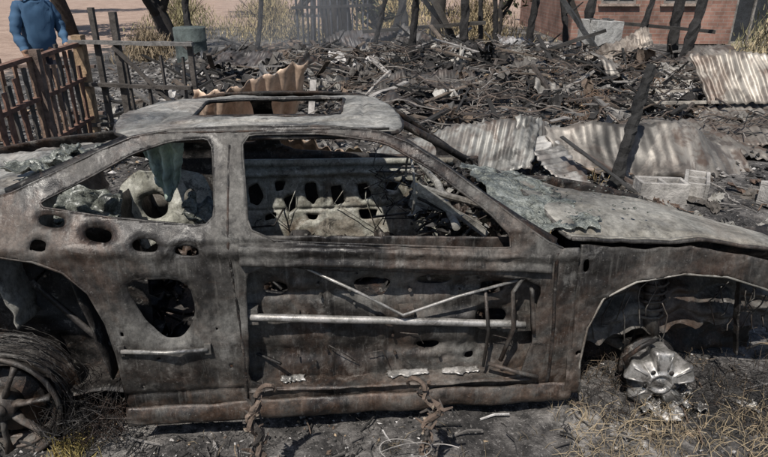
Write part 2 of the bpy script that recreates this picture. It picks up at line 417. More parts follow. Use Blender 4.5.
dbb.tube([(-.30,-.83,.735),(-.1,-.845,.63),(.08,-.85,.52),(.3,-.845,.59),(.58,-.83,.65)],.007,6,(.1,)*3,.15)
dbb.tube([(-1.03,-.868,.43),(-.86,-.885,.425),(-.70,-.868,.42)],.010,6,(.1,)*3,.15)
dbb.obj('side_impact_beam',M_alu,car,True)
br_=MB()
for s,z in((-1.03,.43),(-.70,.42)): br_.box((s,-.86,z),(.025,.02,.045))
for s,z in((-.53,.53),(.60,.44),(.10,.50)): br_.box((s,-.80,z),(.06,.05,.07))
for k in range(22):
    s,z=R(-.5,.6),R(.22,.7); br_.tube([(s,-.79,z),(s+R(-.004,.004),-.765,z)],R(.004,.009),7,(.1,)*3,.1)
for k in range(5):
    s,z=R(-.5,.5),R(.25,.6); br_.tube([(s,-.79,z),(s+R(.03,.08),-.80,z+R(-.06,.03)),(s+R(.08,.14),-.785,z+R(-.1,.0))],.0025,5,(.1,)*3,.1)
br_.obj('door_brackets',M_side,car,False,0,.003)
ds=MB()
def sill(u,v):
    s=-.56+u*1.2; return (s,-.745-.10*v,.215-.02*u-.02*v+.012*fr(s*6,v*2,3)*v)
ds.grid(70,6,sill)
def sill2(u,v):
    s=-1.06+u*1.88; return (s,-.835-.015*math.sin(v*3.1)+.010*fr(s*5,v,9)+.004*fr(s*25,v*4,3),.06+v*.09+.008*fr(s*5,0,4))
ds.grid(150,8,sill2)
ds.tube([(.5,-.84,.28),(.54,-.86,.44),(.53,-.85,.6),(.57,-.84,.66)],.007,6,(.1,)*3,.3)
ds.tube([(.45,-.83,.26),(.58,-.87,.23),(.66,-.86,.2)],.007,6,(.1,)*3,.2)
ds.beam((.60,-.87,.62),(.625,-.86,.42),.022,.008,(.1,)*3,.2,6)
ds.tube([(.42,-.83,.6),(.44,-.84,.42),(.43,-.83,.25)],.005,6,(.1,)*3,.3)
ds.obj('rocker_sill',M_side,car,True,.006)
ds2=MB()
for s0,s1 in((-.43,-.33),(.02,.2),(.26,.42)):
    ds2.grid(20,4,lambda u,v,s0=s0,s1=s1:(s0+(s1-s0)*u+.006*R(-1,1),-.775-.045*v*(.5+.8*abs(fr(u*3,0,s0))),.224-.01*(s0+.5)-.012*v+.003*R(-1,1)))
ds2.obj('pale_sill_patches',M_alu,car,True,.003)  # pale ragged strips laid along the door sill ledge

# far door
fh=[]
for P_ in([(-.72,.66),(-.65,.68),(-.62,.59),(-.66,.53),(-.71,.55)],[(-.55,.68),(-.48,.68),(-.50,.62),(-.54,.62)],[(-.50,.56),(-.43,.60),(-.42,.50),(-.47,.47)],[(-.36,.67),(-.29,.68),(-.27,.58),(-.31,.52),(-.35,.56)],[(-.20,.64),(-.12,.65),(-.11,.53),(-.17,.51)],[(-.03,.65),(.05,.66),(.07,.57),(.0,.54)],[(-.62,.47),(-.55,.48),(-.56,.43),(-.62,.43)],[(-.36,.46),(-.28,.47),(-.29,.42),(-.35,.42)],[(.14,.67),(.25,.66),(.23,.60),(.15,.61)],[(-.02,.48),(.10,.48),(.09,.42),(-.01,.42)]):
    fh.append(jag(smoothpoly(P_,2,.12),.012,.012))
def fdf(s,z):
    y=.70-.03*math.exp(-((z-.74)/.02)**2)+.012*fr(s*5,z*5,2)+.007*fr(s*14,z*14,2)
    y+=.014*math.exp(-((z-.50)/.010)**2)+.012*math.exp(-((s+.23)/.010)**2)+.012*math.exp(-((s+.58)/.010)**2)+.012*math.exp(-((s-.11)/.010)**2)
    for h in fh:
        if abs(s-h[0][0])<.2: y+=hole_lip(s,z,h,.010,.012)
    return (s,y,z)
panel('door_inner_panel_left',[(-.78,.12),(.6,.12),(.55,.80),(-.78,.81)],fh,fdf,.009,M_inner,car,.006)
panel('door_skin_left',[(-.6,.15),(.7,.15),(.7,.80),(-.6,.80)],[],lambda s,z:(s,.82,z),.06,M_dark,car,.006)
fl2=MB(); fl2.beam((-.78,.67,.82),(.58,.67,.80),.035,.04,(.1,)*3,.1,12)
for k in range(6):
    s=R(-.7,.4); fl2.tube([(s,.67,R(.6,.78)),(s+R(-.1,.1),.66,R(.5,.6)),(s+R(-.2,.2),.665,R(.3,.5))],.003,5,(.1,)*3,.2)
fl2.obj('door_inner_ribs_left',M_inner,car,True)

it=MB()
it.grid(60,40,lambda u,v:(-2.0+u*2.9,-.74+v*1.5,.16+.12*math.exp(-((v-.5)/.1)**2)+.03*fr(u*12,v*7,3)))
it.grid(30,30,lambda u,v:(.72+.04*fr(u*4,v*4,1),-.74+u*1.48,.1+v*.66))
it.grid(10,30,lambda u,v:(-1.15-.12*u+.03*fr(u*4,v*4,1),-.7+v*1.4,.2+u*.6))
it.obj('floor_pan',M_dark,car,True,.008)
dk=MB()
dk.grid(60,60,lambda u,v:(-2.35+u*.95,-.72+v*1.44,.92+.06*u-.05*(1-u)+.03*fr(u*4,v*5,3)+.012*fr(u*15,v*18,3)))
dk.grid(40,20,lambda u,v:(-2.38+.05*v,-.74+u*1.48,.35+.54*v+.02*fr(u*5,v*3,1)))
dk.obj('trunk_lid',M_roof,car,True,.008)
def crumple(mb,c,sx,sy,amp,rot=(0,0,0),n=18,col=(.1,.1,.1),fq=3,sd=None,ragged=.2):
    e=Euler(rot).to_matrix(); c=V(c); sd=R(0,100) if sd is None else sd
    def f(u,v):
        x=(u-.5)*sx;y=(v-.5)*sy
        k=1+ragged*fr(math.cos(math.atan2(v-.5,u-.5))*1.5+sd,math.sin(math.atan2(v-.5,u-.5))*1.5,3,3); x*=k;y*=k
        d=V((fr(u*fq,v*fq,sd)*.5,fr(u*fq,v*fq,sd+9)*.5,fr(u*fq*1.3,v*fq*1.3,sd+20)))*amp
        return c+e@(V((x,y,0))+d)
    mb.grid(n,n,f,col)
gl=MB()
# windscreen sheet: melted, lying over the cowl and the rear edge of the hood
def wsf(u,v):
    s=.50+u*.40*(1-.25*v)+.06*fr(v*3,0,3)+.05*fr(v*14,0,5)*u; vv=.03+v*.56+.04*fr(u*4,2,1)+.015*fr(u*15,2,1)
    p=hoodz(max(.62,s),max(0,min(1,vv))); z=p.y+.034+.022*fr(s*6,p.x*6,4)+.010*fr(s*22,p.x*22,8,3)
    if s<.66: z+=(.66-s)*.15
    return (s,p.x+.02,z)
gl.grid(70,80,wsf)
for k in range(90): gl.chunk((.75+R(-.2,.4),R(-.78,.0),.885+R(-.01,.01)),R(.003,.008),(.1,.1,.1),.5)
for k in range(5): crumple(gl,(R(-1.6,-1.3),R(-.5,.3),R(.97,1.0)),R(.18,.35),R(.12,.25),.05,(R(-.3,.3),R(-.3,.3),R(0,3)),20,fq=3)
crumple(gl,(-1.22,-.45,.90),.24,.16,.05,(.9,.3,.2),20,fq=3)
crumple(gl,(-.78,-.25,.80),.20,.2,.05,(.3,.5,.2),20,fq=3)
gl.obj('melted_glass_sheets',M_glass,car,True,.004)
hc=MB()
hc.grid(40,50,lambda u,v:(-1.03+u*.20*(1-.45*v)+.02*fr(v*3,1,2)+.03*v,-.30+.018*math.sin(u*20+2*v)+.02*fr(u*3,v*3,5)+.04*v,1.15-.29*v*(1-.35*abs(u-.55)*2)-.01*R(0,1)*(v>.97)),lambda u,v:(.30+.06*fr(u*3,v*3,2),.36+.06*fr(u*3,v*3,2),.31))
hc.obj('hanging_cloth',M_attr,car,True,.003)
js=MB()
for k in range(34): crumple(js,(R(.24,.66),R(-.62,.5),R(.58,.83)),R(.05,.22),R(.04,.12),.04,(R(-1.0,1.0),R(-1.0,1.0),R(0,3)),10,ragged=.1)
for k in range(50):
    p=V((R(.2,.65),R(-.6,.5),R(.6,.86))); js.tube([p,p+V((R(-.12,.12),R(-.12,.12),R(-.06,.06))),p+V((R(-.22,.22),R(-.22,.22),R(-.16,.06)))],R(.003,.008),5,(.1,)*3,.2)
for k in range(160): js.chunk((R(.2,.68),R(-.62,.5),R(.6,.84)),R(.008,.03),(.1,)*3)
js.obj('dashboard_remains',M_side,car,False,.0)
jt=MB()
for k in range(9): jt.beam((.20+R(-.02,.02),-.44+k*.032,.95-k*.02),(.50,-.52+k*.04,.73),.010,.03,(.1,)*3,.15)
jt.tube([(.18,-.36,.93),(.36,-.33,.86),(.6,-.3,.78)],.016,8,(.1,)*3,.1)
jt.tube([(.17,-.36+.15*math.cos(i*.35),.93+.13*math.sin(i*.35)) for i in range(13)],.006,6,(.1,)*3,.2)
jt.tube([(.34,-.6,.80),(.36,0,.84),(.34,.6,.82)],.018,8,(.1,)*3,.15)
for k in range(22): jt.chunk((R(.2,.62),R(-.6,.3),R(.74,.86)),R(.012,.035),(.1,)*3,.6)
jt.obj('steering_column',M_roof,car,False)
ib=MB()
for k in range(60): crumple(ib,(R(-1.3,.3),R(-.6,.6),R(.18,.33)),R(.1,.3),R(.08,.25),.10,(R(-1.0,1.0),R(-1.0,1.0),R(0,3)),9)
for y0 in(-.42,.3):
    for s0,hh in((-.2,.40),(-.95,.62)):
        f=[(s0+.35,y0-.2,.28),(s0,y0-.2,.26),(s0-.25,y0-.2,.34),(s0-.5,y0-.17,hh),(s0-.5,y0+.17,hh),(s0-.25,y0+.2,.34),(s0,y0+.2,.26),(s0+.35,y0+.2,.28)]
        ib.tube(f,.013,6,(.1,)*3,.1)
        for k in range(5): ib.tube([(s0+.2-.1*k,y0-.2,.27),(s0+.22-.1*k,y0,.25),(s0+.2-.1*k,y0+.2,.27)],.004,4)
for k in range(20):
    p=V((R(-1.2,.3),R(-.6,.6),R(.2,.4))); ib.tube([p+V((R(-.2,.2)*i,R(-.15,.15)*i,R(-.05,.05)*i)) for i in range(4)],R(.003,.009),5)
ib.obj('seat_remains',M_dark,car,True,.003)
sh=[jag(oval(-1.15,.70,.075,.06,.1),.01,.02),oval(-.95,.75,.03,.04)]
panel('rear_seat_shell',jag(smoothpoly([(-1.42,.5),(-.82,.5),(-.84,.84),(-1.0,.90),(-1.3,.88)],2,.2),.03),sh,lambda s,z:(s,.12+.03*fr(s*5,z*5,3)+.3*(z-.5)+.02*math.cos((s+1.15)*16)*math.cos((z-.7)*14)+hole_lip(s,z,sh[0],.02,.03),z),.013,M_inner,car,.008)
rb=MB()
rb.grid(30,30,lambda u,v:(-1.50-.1*v+.03*fr(u*4,v*4,3),-.68+u*1.36,.45+.48*v))
rb.grid(40,24,lambda u,v:(-1.45+u*.62,.6-.16*math.sin(v*1.5)+.02*fr(u*4,v*4,1),.35+.5*v*(.6+.4*math.sin(u*3.14))))
rb.obj('rear_bulkhead',M_roof,car,True,.006)
wi=MB()
for k in range(9):
    p=V((R(.0,.5),R(-.4,.3),R(.8,.98))); 
    wi.tube([p+V((.03*math.sin(i*1.3+k)+R(-.01,.01)+i*R(-.01,.02),.05*math.cos(i+k),-.03*i+R(-.02,.02))) for i in range(8)],.003,4)
wi.obj('burned_wiring',M_dark,car,True)

# rear wheel
rw=MB(); C=V((-1.56,-.80,.17))
def ringm(mb,r,rad,y,n=48,sides=8,jit=.0): mb.tube([C+V((r*math.cos(2*math.pi*i/n),y,r*math.sin(2*math.pi*i/n))) for i in range(n+1)],rad,sides,(.1,)*3,jit,cap=False)
ringm(rw,.235,.011,-.03,jit=.1); ringm(rw,.205,.007,-.0); ringm(rw,.24,.010,.15); ringm(rw,.2,.014,.06)
rw.grid(48,3,lambda u,v:C+V(((.235-.05*math.sin(v*3.14))*math.cos(6.2832*u),-.03+.18*v,(.235-.05*math.sin(v*3.14))*math.sin(6.2832*u))))
for k in range(7):
    a=k*2*math.pi/7+.2
    rw.tube([C+V((r*math.cos(a),-.02+.02*(r<.1),r*math.sin(a))) for r in(.04,.1,.16,.21)],[.028,.018,.017,.026],8,(.1,)*3,.05,.6)
rw.tube([C+V((0,-.035,0)),C+V((0,.05,0))],[.055,.07],16,(.1,)*3)
rw.tube([C+V((0,-.045,0)),C+V((0,-.03,0))],[.033,.033],12,(.1,)*3)
rw.obj('rear_wheel',M_side,car,True)
bd=MB(); bd.tube([C+V((0,.04,0)),C+V((0,.06,0))],[.15,.15],32,(.1,)*3); bd.obj('brake_drum',M_dark,car,True)
tw=MB()
for k in range(130):
    a0=R(-1.2,2.2); r=R(.25,.31); y0=R(-.05,.14)
    tw.tube([C+V((r*(1+R(-.03,.03))*math.cos(a0+i*.12),y0+R(-.01,.01),max(-.12,r*math.sin(a0+i*.12)))) for i in range(random.randint(3,8))],.0012,3)
for k in range(300):
    p=C+V((R(.18,.48),R(-.15,.1),-.13+R(0,.05))); a=R(0,3.14)
    tw.tube([p,p+V((R(-.05,.05),R(-.04,.04),R(.0,.09))),p+V((R(-.09,.09),R(-.06,.06),R(.0,.16)))],.0012,3)
tw.obj('tyre_steel_cord',M_dark,car)
# front wheel centre: five short broad spokes, rim melted away
fw=MB(); C=V((1.235,-.80,.13)); n=120
tilt=Euler((.10,0,-.16)).to_matrix()
def sm(a,b,x): t=max(0,min(1,(x-a)/(b-a))); return t*t*(3-2*t)
def lobed(rin,rout,y,yin=None):
    r=[]
    for i in range(n):
        a=2*math.pi*i/n; k=sm(-.35,.15,math.cos(5*a)); rr=rin+(rout-rin)*k
        rr/= (1 if k<.5 else 1-.05*(1-math.cos(5*a)))
        yy=y if yin is None else yin+(y-yin)*k
        r.append(C+tilt@V((rr*math.cos(a+.30),yy,rr*math.sin(a+.30))))
    return r
rings=[lobed(.085,.12,.09),lobed(.09,.132,.02),lobed(.09,.148,-.02,.0),lobed(.088,.148,-.035,-.005),lobed(.084,.138,-.042,-.012),lobed(.075,.10,-.050,-.03),lobed(.066,.07,-.052,-.045),lobed(.056,.056,-.050),lobed(.052,.052,-.060),lobed(.045,.045,-.062),lobed(.040,.040,-.050),lobed(.034,.034,-.046),lobed(.022,.022,-.048),lobed(.018,.018,-.056),lobed(.002,.002,-.056)]
vs=[p+V((R(-.0006,.0006),R(-.0006,.0006),R(-.0006,.0006))) for r in rings for p in r]
fw.add(vs,[(i*n+k,i*n+(k+1)%n,(i+1)*n+(k+1)%n,(i+1)*n+k) for i in range(len(rings)-1) for k in range(n)],(.1,)*3)
for k in range(5):
    a=k*2*math.pi/5+.30
    for da in(-.22,.22):
        fw.tube([C+tilt@V((.075*math.cos(a+da*1.2),-.053,.075*math.sin(a+da*1.2))),C+tilt@V((.14*math.cos(a+da),-.043,.14*math.sin(a+da)))],.005,6,(.1,)*3,.1)
fw.obj('front_wheel_hub',M_alu,car,True)
fb=MB()
for k in range(5):
    a=k*2*math.pi/5+.30+.63; p=C+tilt@V((.066*math.cos(a),-.048,.066*math.sin(a))); fb.tube([p,p+V((0,-.004,0))],.011,8)
fb.tube([C+V((.01,.1,0)),C+V((.01,.12,0))],.135,28)
fb.tube([C+V((-.13,.02,.05)),C+V((-.16,.0,.10)),C+V((-.10,-.02,.17)),C+V((-.03,.0,.19))],.013,6,(.1,)*3,.4)
fb.obj('brake_disc',M_dark,car,True)
mw=MB()
for k in range(12): crumple(mw,(1.32+R(-.2,.35),-.84+R(-.1,.1),R(.0,.02)),R(.04,.09),R(.03,.07),.03,(R(-.4,.4),R(-.4,.4),R(0,3)),8)
mw.obj('melted_rim_slag',M_alu,car,True,.004)
tw=MB()
for k in range(260):
    p=C+V((R(-.25,.6),R(-.15,.2),-.12+R(0,.05)))
    tw.tube([p,p+V((R(-.05,.05),R(-.04,.04),R(.0,.05))),p+V((R(-.09,.09),R(-.06,.06),R(.0,.10)))],.0011,3)
tw.obj('tyre_steel_cord_front',M_dark,car)

# ---------------------------------------------------------------- GROUND
def gz(x,y):
    a=1 if y<14 else max(0,1-(y-14)/8)
    return a*(.05*fr(x*.5,y*.5,3)+.018*fr(x*3,y*3,5,3)) - .02*a
def lines(lo,hi,mid0,mid1,step,g):
    r=[];x=mid0
    while x<=mid1: r.append(x); x+=step
    s=step;x=mid0
    while x>lo: s*=g; x-=s; r.insert(0,x)
    s=step;x=r[-1]
    while x<hi: s*=g; x+=s; r.append(x)
    return r
gxs=lines(-160,160,-3,3.5,.03,1.06); gys=lines(-60,260,1.2,5.5,.03,1.04)
gm=MB()
vs=[(x,y,gz(x,y)+(.014*fr(x*9,y*9,2,4) if y<9 else 0)) for x in gxs for y in gys]; ny=len(gys)
gm.v=vs; gm.f=[(i*ny+j,(i+1)*ny+j,(i+1)*ny+j+1,i*ny+j+1) for i in range(len(gxs)-1) for j in range(ny-1)]; gm.c=[(.1,.1,.1,1)]*len(vs)
m,nt,b=newmat('ash_and_dirt'); co=coord(nt)
n1=nz(nt,co,1.6,7,.75,.4); n2=nz(nt,co,14,5,.78); n3=nz(nt,co,70,3,.7)
ash=ramp(nt,n1,[(.36,(.012,.011,.010)),(.46,(.034,.031,.029)),(.55,(.09,.083,.077)),(.66,(.20,.187,.172))])
ash=mix(nt,1,ash,ramp(nt,n2,[(.37,.3),(.63,1.9)]),'MULTIPLY')
ash=mix(nt,ramp(nt,n3,[(.60,0),(.66,.6)]),ash,(.32,.30,.28))
dirt=ramp(nt,n1,[(.35,(.27,.185,.14)),(.65,(.44,.32,.25))])
dirt=mix(nt,1,dirt,ramp(nt,n2,[(.35,.75),(.65,1.2)]),'MULTIPLY')
sx=nt.nodes.new('ShaderNodeSeparateXYZ'); nt.links.new(co,sx.inputs[0])
wob=math_(nt,'MULTIPLY',math_(nt,'SUBTRACT',n1,.5),6)
e1=math_(nt,'SUBTRACT',math_(nt,'MULTIPLY',sx.outputs[0],-1.0),math_(nt,'ADD',math_(nt,'MULTIPLY',sx.outputs[1],-.1),8.2))
e1=math_(nt,'ADD',e1,wob)
e2=math_(nt,'ADD',math_(nt,'MULTIPLY',math_(nt,'SUBTRACT',sx.outputs[1],21),.5),wob)
ee=math_(nt,'MAXIMUM',e1,e2)
nt.links.new(mix(nt,ramp(nt,ee,[(.0,0),(1,1)]),ash,dirt),b.inputs['Base Color']); b.inputs['Roughness'].default_value=.95
bump(nt,b,n2,1,.03)
gm.obj('ground',m,None,True)

PAL=[(.014,.013,.012)]*5+[(.035,.032,.03)]*4+[(.09,.082,.075)]*3+[(.2,.185,.17)]*3+[(.38,.36,.34)]+[(.10,.07,.05)]+[(.27,.2,.13)]
rb=MB()
for k in range(26000):
    y=1.5+ (R(0,1)**1.8)*9; x=R(-1,1)*(y*.75+.9)
    if fr(x*1.1,y*1.1,8)<-.3: continue
    r=R(.002,.010)*(1+.25*y*R(0,1))*(2.4 if random.random()<.04 else 1)
    rb.chunk((x,y,gz(x,y)+r*.3),r,random.choice(PAL),.6)
rb.obj('ash_rubble',M_attr)
st=MB()
for k in range(2800):
    y=1.5+(R(0,1)**1.3)*11; x=R(-1,1)*(y*.75+.9); a=R(0,3.14); L=R(.02,.12)*(1+y*.14); z=gz(x,y)+.008
    st.tube([(x,y,z),(x+L*.5*math.cos(a),y+L*.5*math.sin(a),z+R(0,.03)),(x+L*math.cos(a+R(-.3,.3)),y+L*math.sin(a),z+R(0,.03))],R(.001,.004)*(1+y*.15),4,random.choice(PAL),.2)
for k in range(60):
    x=R(2.0,3.6); y=R(2.9,5.2); crumple(st,(x,y,gz(x,y)+.03),R(.06,.25),R(.04,.14),.04,(R(-.4,.4),R(-.4,.4),R(0,3)),7,random.choice([(.2,.19,.17),(.08,.07,.06),(.03,.03,.03),(.12,.08,.06)]),ragged=.4)
for k in range(26):
    x=R(2.0,3.6); y=R(2.9,5.2); a=R(0,6.28); pts=[V((x,y,gz(x,y)+.02))]
    for i in range(8): a+=R(-.8,.8); pts.append(pts[-1]+V((math.cos(a)*.06,math.sin(a)*.06,R(-.01,.02))))
    st.tube(pts,R(.003,.006),4,random.choice([(.25,.23,.21),(.06,.05,.04),(.14,.09,.06)]))
st.obj('charred_scraps',M_attr)
gr=MB()
def tuft(x,y,n,h,col,spread=.06,lean=.6,w=.0016):
    for k in range(n):
        a=R(0,6.28); bx=x+R(-spread,spread); by=y+R(-spread,spread); hh=h*R(.4,1.1); l=R(.1,lean)*hh
        q_=R(.6,1.3); c=tuple(q*q_ for q in col); z=gz(bx,by)
        gr.tube([(bx,by,z),(bx+l*.3*math.cos(a),by+l*.3*math.sin(a),z+hh*.6),(bx+l*math.cos(a),by+l*math.sin(a),z+hh*R(.6,1))],[w,w*.9,w*.3],3,c,cap=False)
STR=(.34,.25,.13); DK=(.035,.03,.027)
for k in range(12): tuft(R(-1.34,-1.14),R(1.75,1.98),18,.11,(.5,.39,.14))
for k in range(80): tuft(R(.75,1.95),R(1.62,2.15),13,.08,(.30,.235,.15),.08,1.8)
for k in range(40): tuft(R(.8,2.0),R(2.0,2.6),14,.12,random.choice([DK,(.12,.09,.06)]),.08,1.0)
for k in range(60): tuft(R(-1.3,.9),R(1.55,1.98),8,.05,random.choice([(.16,.125,.08),DK]),.08,1.8)
for k in range(80):
    y=R(4,8); tuft(R(-1,1)*y*.7,y,10,.2,random.choice([DK,STR]),.1,1.0,.003)
gr.obj('dry_grass',M_leaf)

def stump(name,x,y,h,seed):
    random.seed(seed); mb=MB(); z0=gz(x,y)-.05; N=26
    base=[V((x+.025*fr(i*.22,seed,1)*1.5,y+.02*fr(i*.22,seed,8),z0+(h+.05)*i/N)) for i in range(N+1)]
    ca=(.11,.078,.058); cb=(.05,.042,.036)
    for ph,rr,cc in((0,.009,ca),(2.1,.008,cb),(4.2,.007,(.17,.125,.095))):
        mb.tube([q+V((.012*math.cos(i*.55+ph),.012*math.sin(i*.55+ph),0)) for i,q in enumerate(base)],[rr*R(.6,1.5) for _ in base],6,cc,.35)
    for i in range(6,N,1):
        q=base[i]; a=R(0,6.28); L=R(.015,.06)
        mb.tube([q,q+V((L*.6*math.cos(a),L*.6*math.sin(a),R(-.005,.02))),q+V((L*math.cos(a+.5),L*math.sin(a+.5),R(-.01,.04)))],[.007,.006,.003],5,random.choice([ca,cb]),.5)
    for k in range(70):
        q=random.choice(base[4:]); mb.chunk(q+V((R(-.02,.02),R(-.02,.02),R(-.01,.01))),R(.004,.012),random.choice([ca,cb,(.2,.16,.12)]))
    q=base[-1]; s_=1 if seed==3 else -1
    mb.tube([q+V((s_*(.03-.03*math.cos(i*.42)),.006*i-.02,.032*math.sin(i*.42))) for i in range(10)],[.010-.0005*i for i in range(10)],6,ca,.35)
    for k in range(5):
        a=R(0,6); r=R(.03,.08); c=V((x+R(-.12,.12),y+R(-.05,.05),z0+R(.1,.24)))
        mb.tube([c+V((r*math.cos(a+i*.3)*1.6,r*.4*math.sin(i*.35),r*.7*math.sin(a+i*.3))) for i in range(random.randint(9,18))],.0019,5,(.26,.24,.22))
    mb.obj(name,M_attr,None,False)
stump('twisted_rebar',-.47,1.73,.46,3); stump('twisted_rebar',.165,1.73,.45,5)
random.seed(21)

# ---------------------------------------------------------------- corrugated sheets
def corr(c,u,v,lu,lv,col,amp=.012,wl=.076,bend=lambda a,b:0,nse=.05,sd=1,dirtk=.5):
    mb=MB(); c=V(c);u=V(u).normalized();v=V(v).normalized();w=u.cross(v).normalized()
    nu=int(lu/(wl/6)) ; nv=max(12,int(lv/.04))
    def f(a,b):
        x=(a-.5)*lu;y=(b-.5)*lv
        d=amp*math.sin(2*math.pi*x/wl)*(1+.4*fr(a*3,b*3,sd+70))+bend(a,b)+nse*fr(a*2.0*lu,b*1.2*lv,sd,3)
        cr=fr(a*1.3*lu+b*.8,b*.9-a*.5,sd+3,1); d+=nse*.9*abs(cr)
        e=.04*fr(a*6,b*6,sd+4)*(abs(a-.5)*2)**6
        return c+u*(x+e)+v*(y+.05*fr(a*5,0,sd+8)+.02*fr(a*25,0,sd+9))+w*d
    def cf(a,b):
        k=fr(a*3*lu,b*2*lv,sd+30); k2=fr(a*5*lu,b*6*lv,sd+50)
        q=[t*(1+dirtk*k) for t in col]
        if k2>.15 and dirtk>.3: q=[.45*t+.55*s for t,s in zip(q,(.07,.05,.04))]
        return [max(.015,t) for t in q]
    mb.grid(nu,nv,f,cf)
    return mb.obj('corrugated_sheet',M_sheet,None,True,.003)
GREY=(.27,.26,.235); WH=(.42,.40,.37)
corr((-1.06,4.7,.84),(1,.15,.14),(.25,-.35,.9),.88,.50,(.62,.45,.33),.022,.12,lambda a,b:.10*math.sin(a*5),.05,sd=3,dirtk=.2)
corr((-.85,4.55,.50),(1,-.1,-.1),(.1,-.7,.6),1.1,.55,(.5,.37,.27),.02,.11,lambda a,b:.3*(a-.5)**2,.08,sd=13,dirtk=.25)
corr((-.35,5.0,.32),(1,.2,-.15),(0,-.6,.7),1.0,.5,(.32,.27,.2),.012,.08,lambda a,b:.3*(b-.5)**2,.10,sd=23)
corr((.66,5.5,.15),(1,.12,.10),(.25,.80,.36),1.6,.62,GREY,.009,.076,lambda a,b:.16*math.sin(a*3.0)*b,.07,sd=5)
corr((1.55,5.9,.20),(.8,.4,-.1),(.1,.5,.6),.8,.5,GREY,.009,.076,lambda a,b:.15*math.sin(a*4+1)*b,.07,sd=15)
corr((2.6,5.6,.10),(1,-.02,-.07),(-.1,.66,.45),2.0,.55,(.25,.225,.195),.004,.1,lambda a,b:.18*math.sin(a*2.8+.5)*(b+.2),.08,sd=6)
corr((1.62,5.35,.16),(.25,-.9,-.35),(1,.25,.1),.85,.32,WH,.010,.08,lambda a,b:.0,.04,sd=7)
corr((3.4,6.3,.08),(1,.1,0),(-.1,1,.1),2.2,.9,(.2,.18,.155),.010,.08,lambda a,b:.1*math.sin(a*5),.09,sd=8)
corr((4.75,7.4,.52),(1,-.1,-.06),(-.1,.6,.65),1.8,.72,(.33,.295,.25),.016,.09,lambda a,b:.10*math.sin(a*4),.08,sd=9)
corr((4.7,7.0,.30),(1,.05,.14),(0,.75,.35),1.9,.7,(.28,.255,.225),.016,.09,lambda a,b:.15*(a-.5),.07,sd=10)
corr((4.6,6.6,.12),(1,-.1,-.02),(0,.8,.25),1.9,.6,(.17,.15,.13),.016,.09,lambda a,b:0,.08,sd=11)
for k,(x,y,z,l,w_,c_) in enumerate([(.6,8.5,.25,1.4,.6,(.10,.09,.08)),(2.3,9.5,.3,1.6,.6,(.13,.115,.1)),(3.7,9.0,.3,1.3,.6,(.17,.155,.135)),(-.5,9.6,.3,1.6,.7,(.08,.07,.06)),(1.3,11.5,.5,2.2,.7,(.15,.14,.13)),(5.3,10.5,.3,1.5,.7,(.18,.16,.14)),(-2.2,10.5,.25,1.4,.6,(.10,.09,.085)),(-.2,12.4,.45,2.0,.6,(.09,.085,.085)),(3.0,12.6,.4,1.4,.5,(.28,.27,.26)),(2.6,8.0,.22,1.3,.5,(.3,.28,.25)),(1.2,7.3,.15,1.0,.45,(.2,.185,.165)),(3.9,10.8,.45,1.6,.5,(.33,.28,.23)),(.1,7.6,.15,1.1,.5,(.06,.055,.05))]):
    corr((x,y,z),(1,R(-.5,.5),R(-.3,.3)),(R(-.3,.3),1,R(.1,.6)),l,w_,c_,.014,.09,lambda a,b:.15*math.sin(a*3+k),.14,sd=40+k)

# ---------------------------------------------------------------- charred posts
def post(p,q,r,col=(.02,.018,.017),jit=.22,forks=0,N=22):
    mb=MB(); p=V(p);q=V(q)
    pts=[p.lerp(q,i/N)+V((fr(i*.12,p.x,1),fr(i*.12,p.x,9),0))*r*.5 for i in range(N+1)]
    mb.tube(pts,[r*(1.05-.3*i/N)*(1+.2*fr(i*.5,p.y,4)) for i in range(N+1)],9,col,jit)
    for k in range(forks):
        t=R(.5,.95); a=p.lerp(q,t); d=V((R(-1,1),R(-1,1),R(.2,1)))*r*9
        mb.tube([a,a+d*.5+V((0,0,R(-.05,.05))),a+d],[r*.5,r*.35,r*.15],6,col,jit)
    return mb.obj('charred_post',M_attr,None,False)
post((2.00,5.0,-.1),(2.30,5.3,1.05),.056,(.014,.013,.012),.22,0,30)
post((.42,10.2,0),(.55,9.7,2.3),.06,forks=3)
post((1.5,11.8,0),(1.45,11.8,2.7),.09,forks=2)
post((5.3,11,0),(5.6,11,2.5),.09,forks=2)
post((5.25,8.6,0),(5.75,8.8,2.0),.08,forks=2)
post((-1.6,14,0),(-1.5,14,2.6),.06,forks=2)
post((-2.7,13,0),(-2.3,13,2.4),.05,forks=1)
post((.0,13.5,0),(.9,13,2.6),.07,forks=1)
post((4.1,12.9,0),(4.3,12.9,2.8),.10,forks=1)
post((-3.9,12.5,0),(-3.85,12.5,2.2),.07,forks=2)
post((3.05,13.2,0),(3.2,13.2,2.6),.08)
post((2.5,14,0),(2.4,14,2.6),.06); post((.6,14.5,0),(.2,14.5,2.6),.09,forks=3)
post((-.3,11.6,0),(.1,11.4,1.6),.05,forks=2); post((3.6,11.9,0),(3.2,11.9,1.7),.06,forks=2)
post((5.9,12.6,0),(5.7,12.6,2.6),.10,forks=2); post((4.9,12.2,0),(5.3,12.2,2.4),.06,forks=2); post((2.0,12.9,0),(1.9,12.9,2.5),.05)
def bobj(items):
    bm=MB()
    for a in items: bm.beam(*a)
    bm.obj('fallen_roof_beam',M_attr)
bobj([((2.1,11.8,2.7),(3.9,11.2,.4),.34,.07,(.035,.035,.035),.12,12),((2.8,12.2,2.7),(3.8,12.2,.8),.1,.1,(.03,.025,.02),.15,8)])
bobj([((.35,12.4,2.3),(1.5,12,.3),.12,.12,(.03,.025,.02),.15,8),((1.2,12.6,.8),(.2,12.4,1.9),.1,.08,(.04,.03,.025),.15,8)])
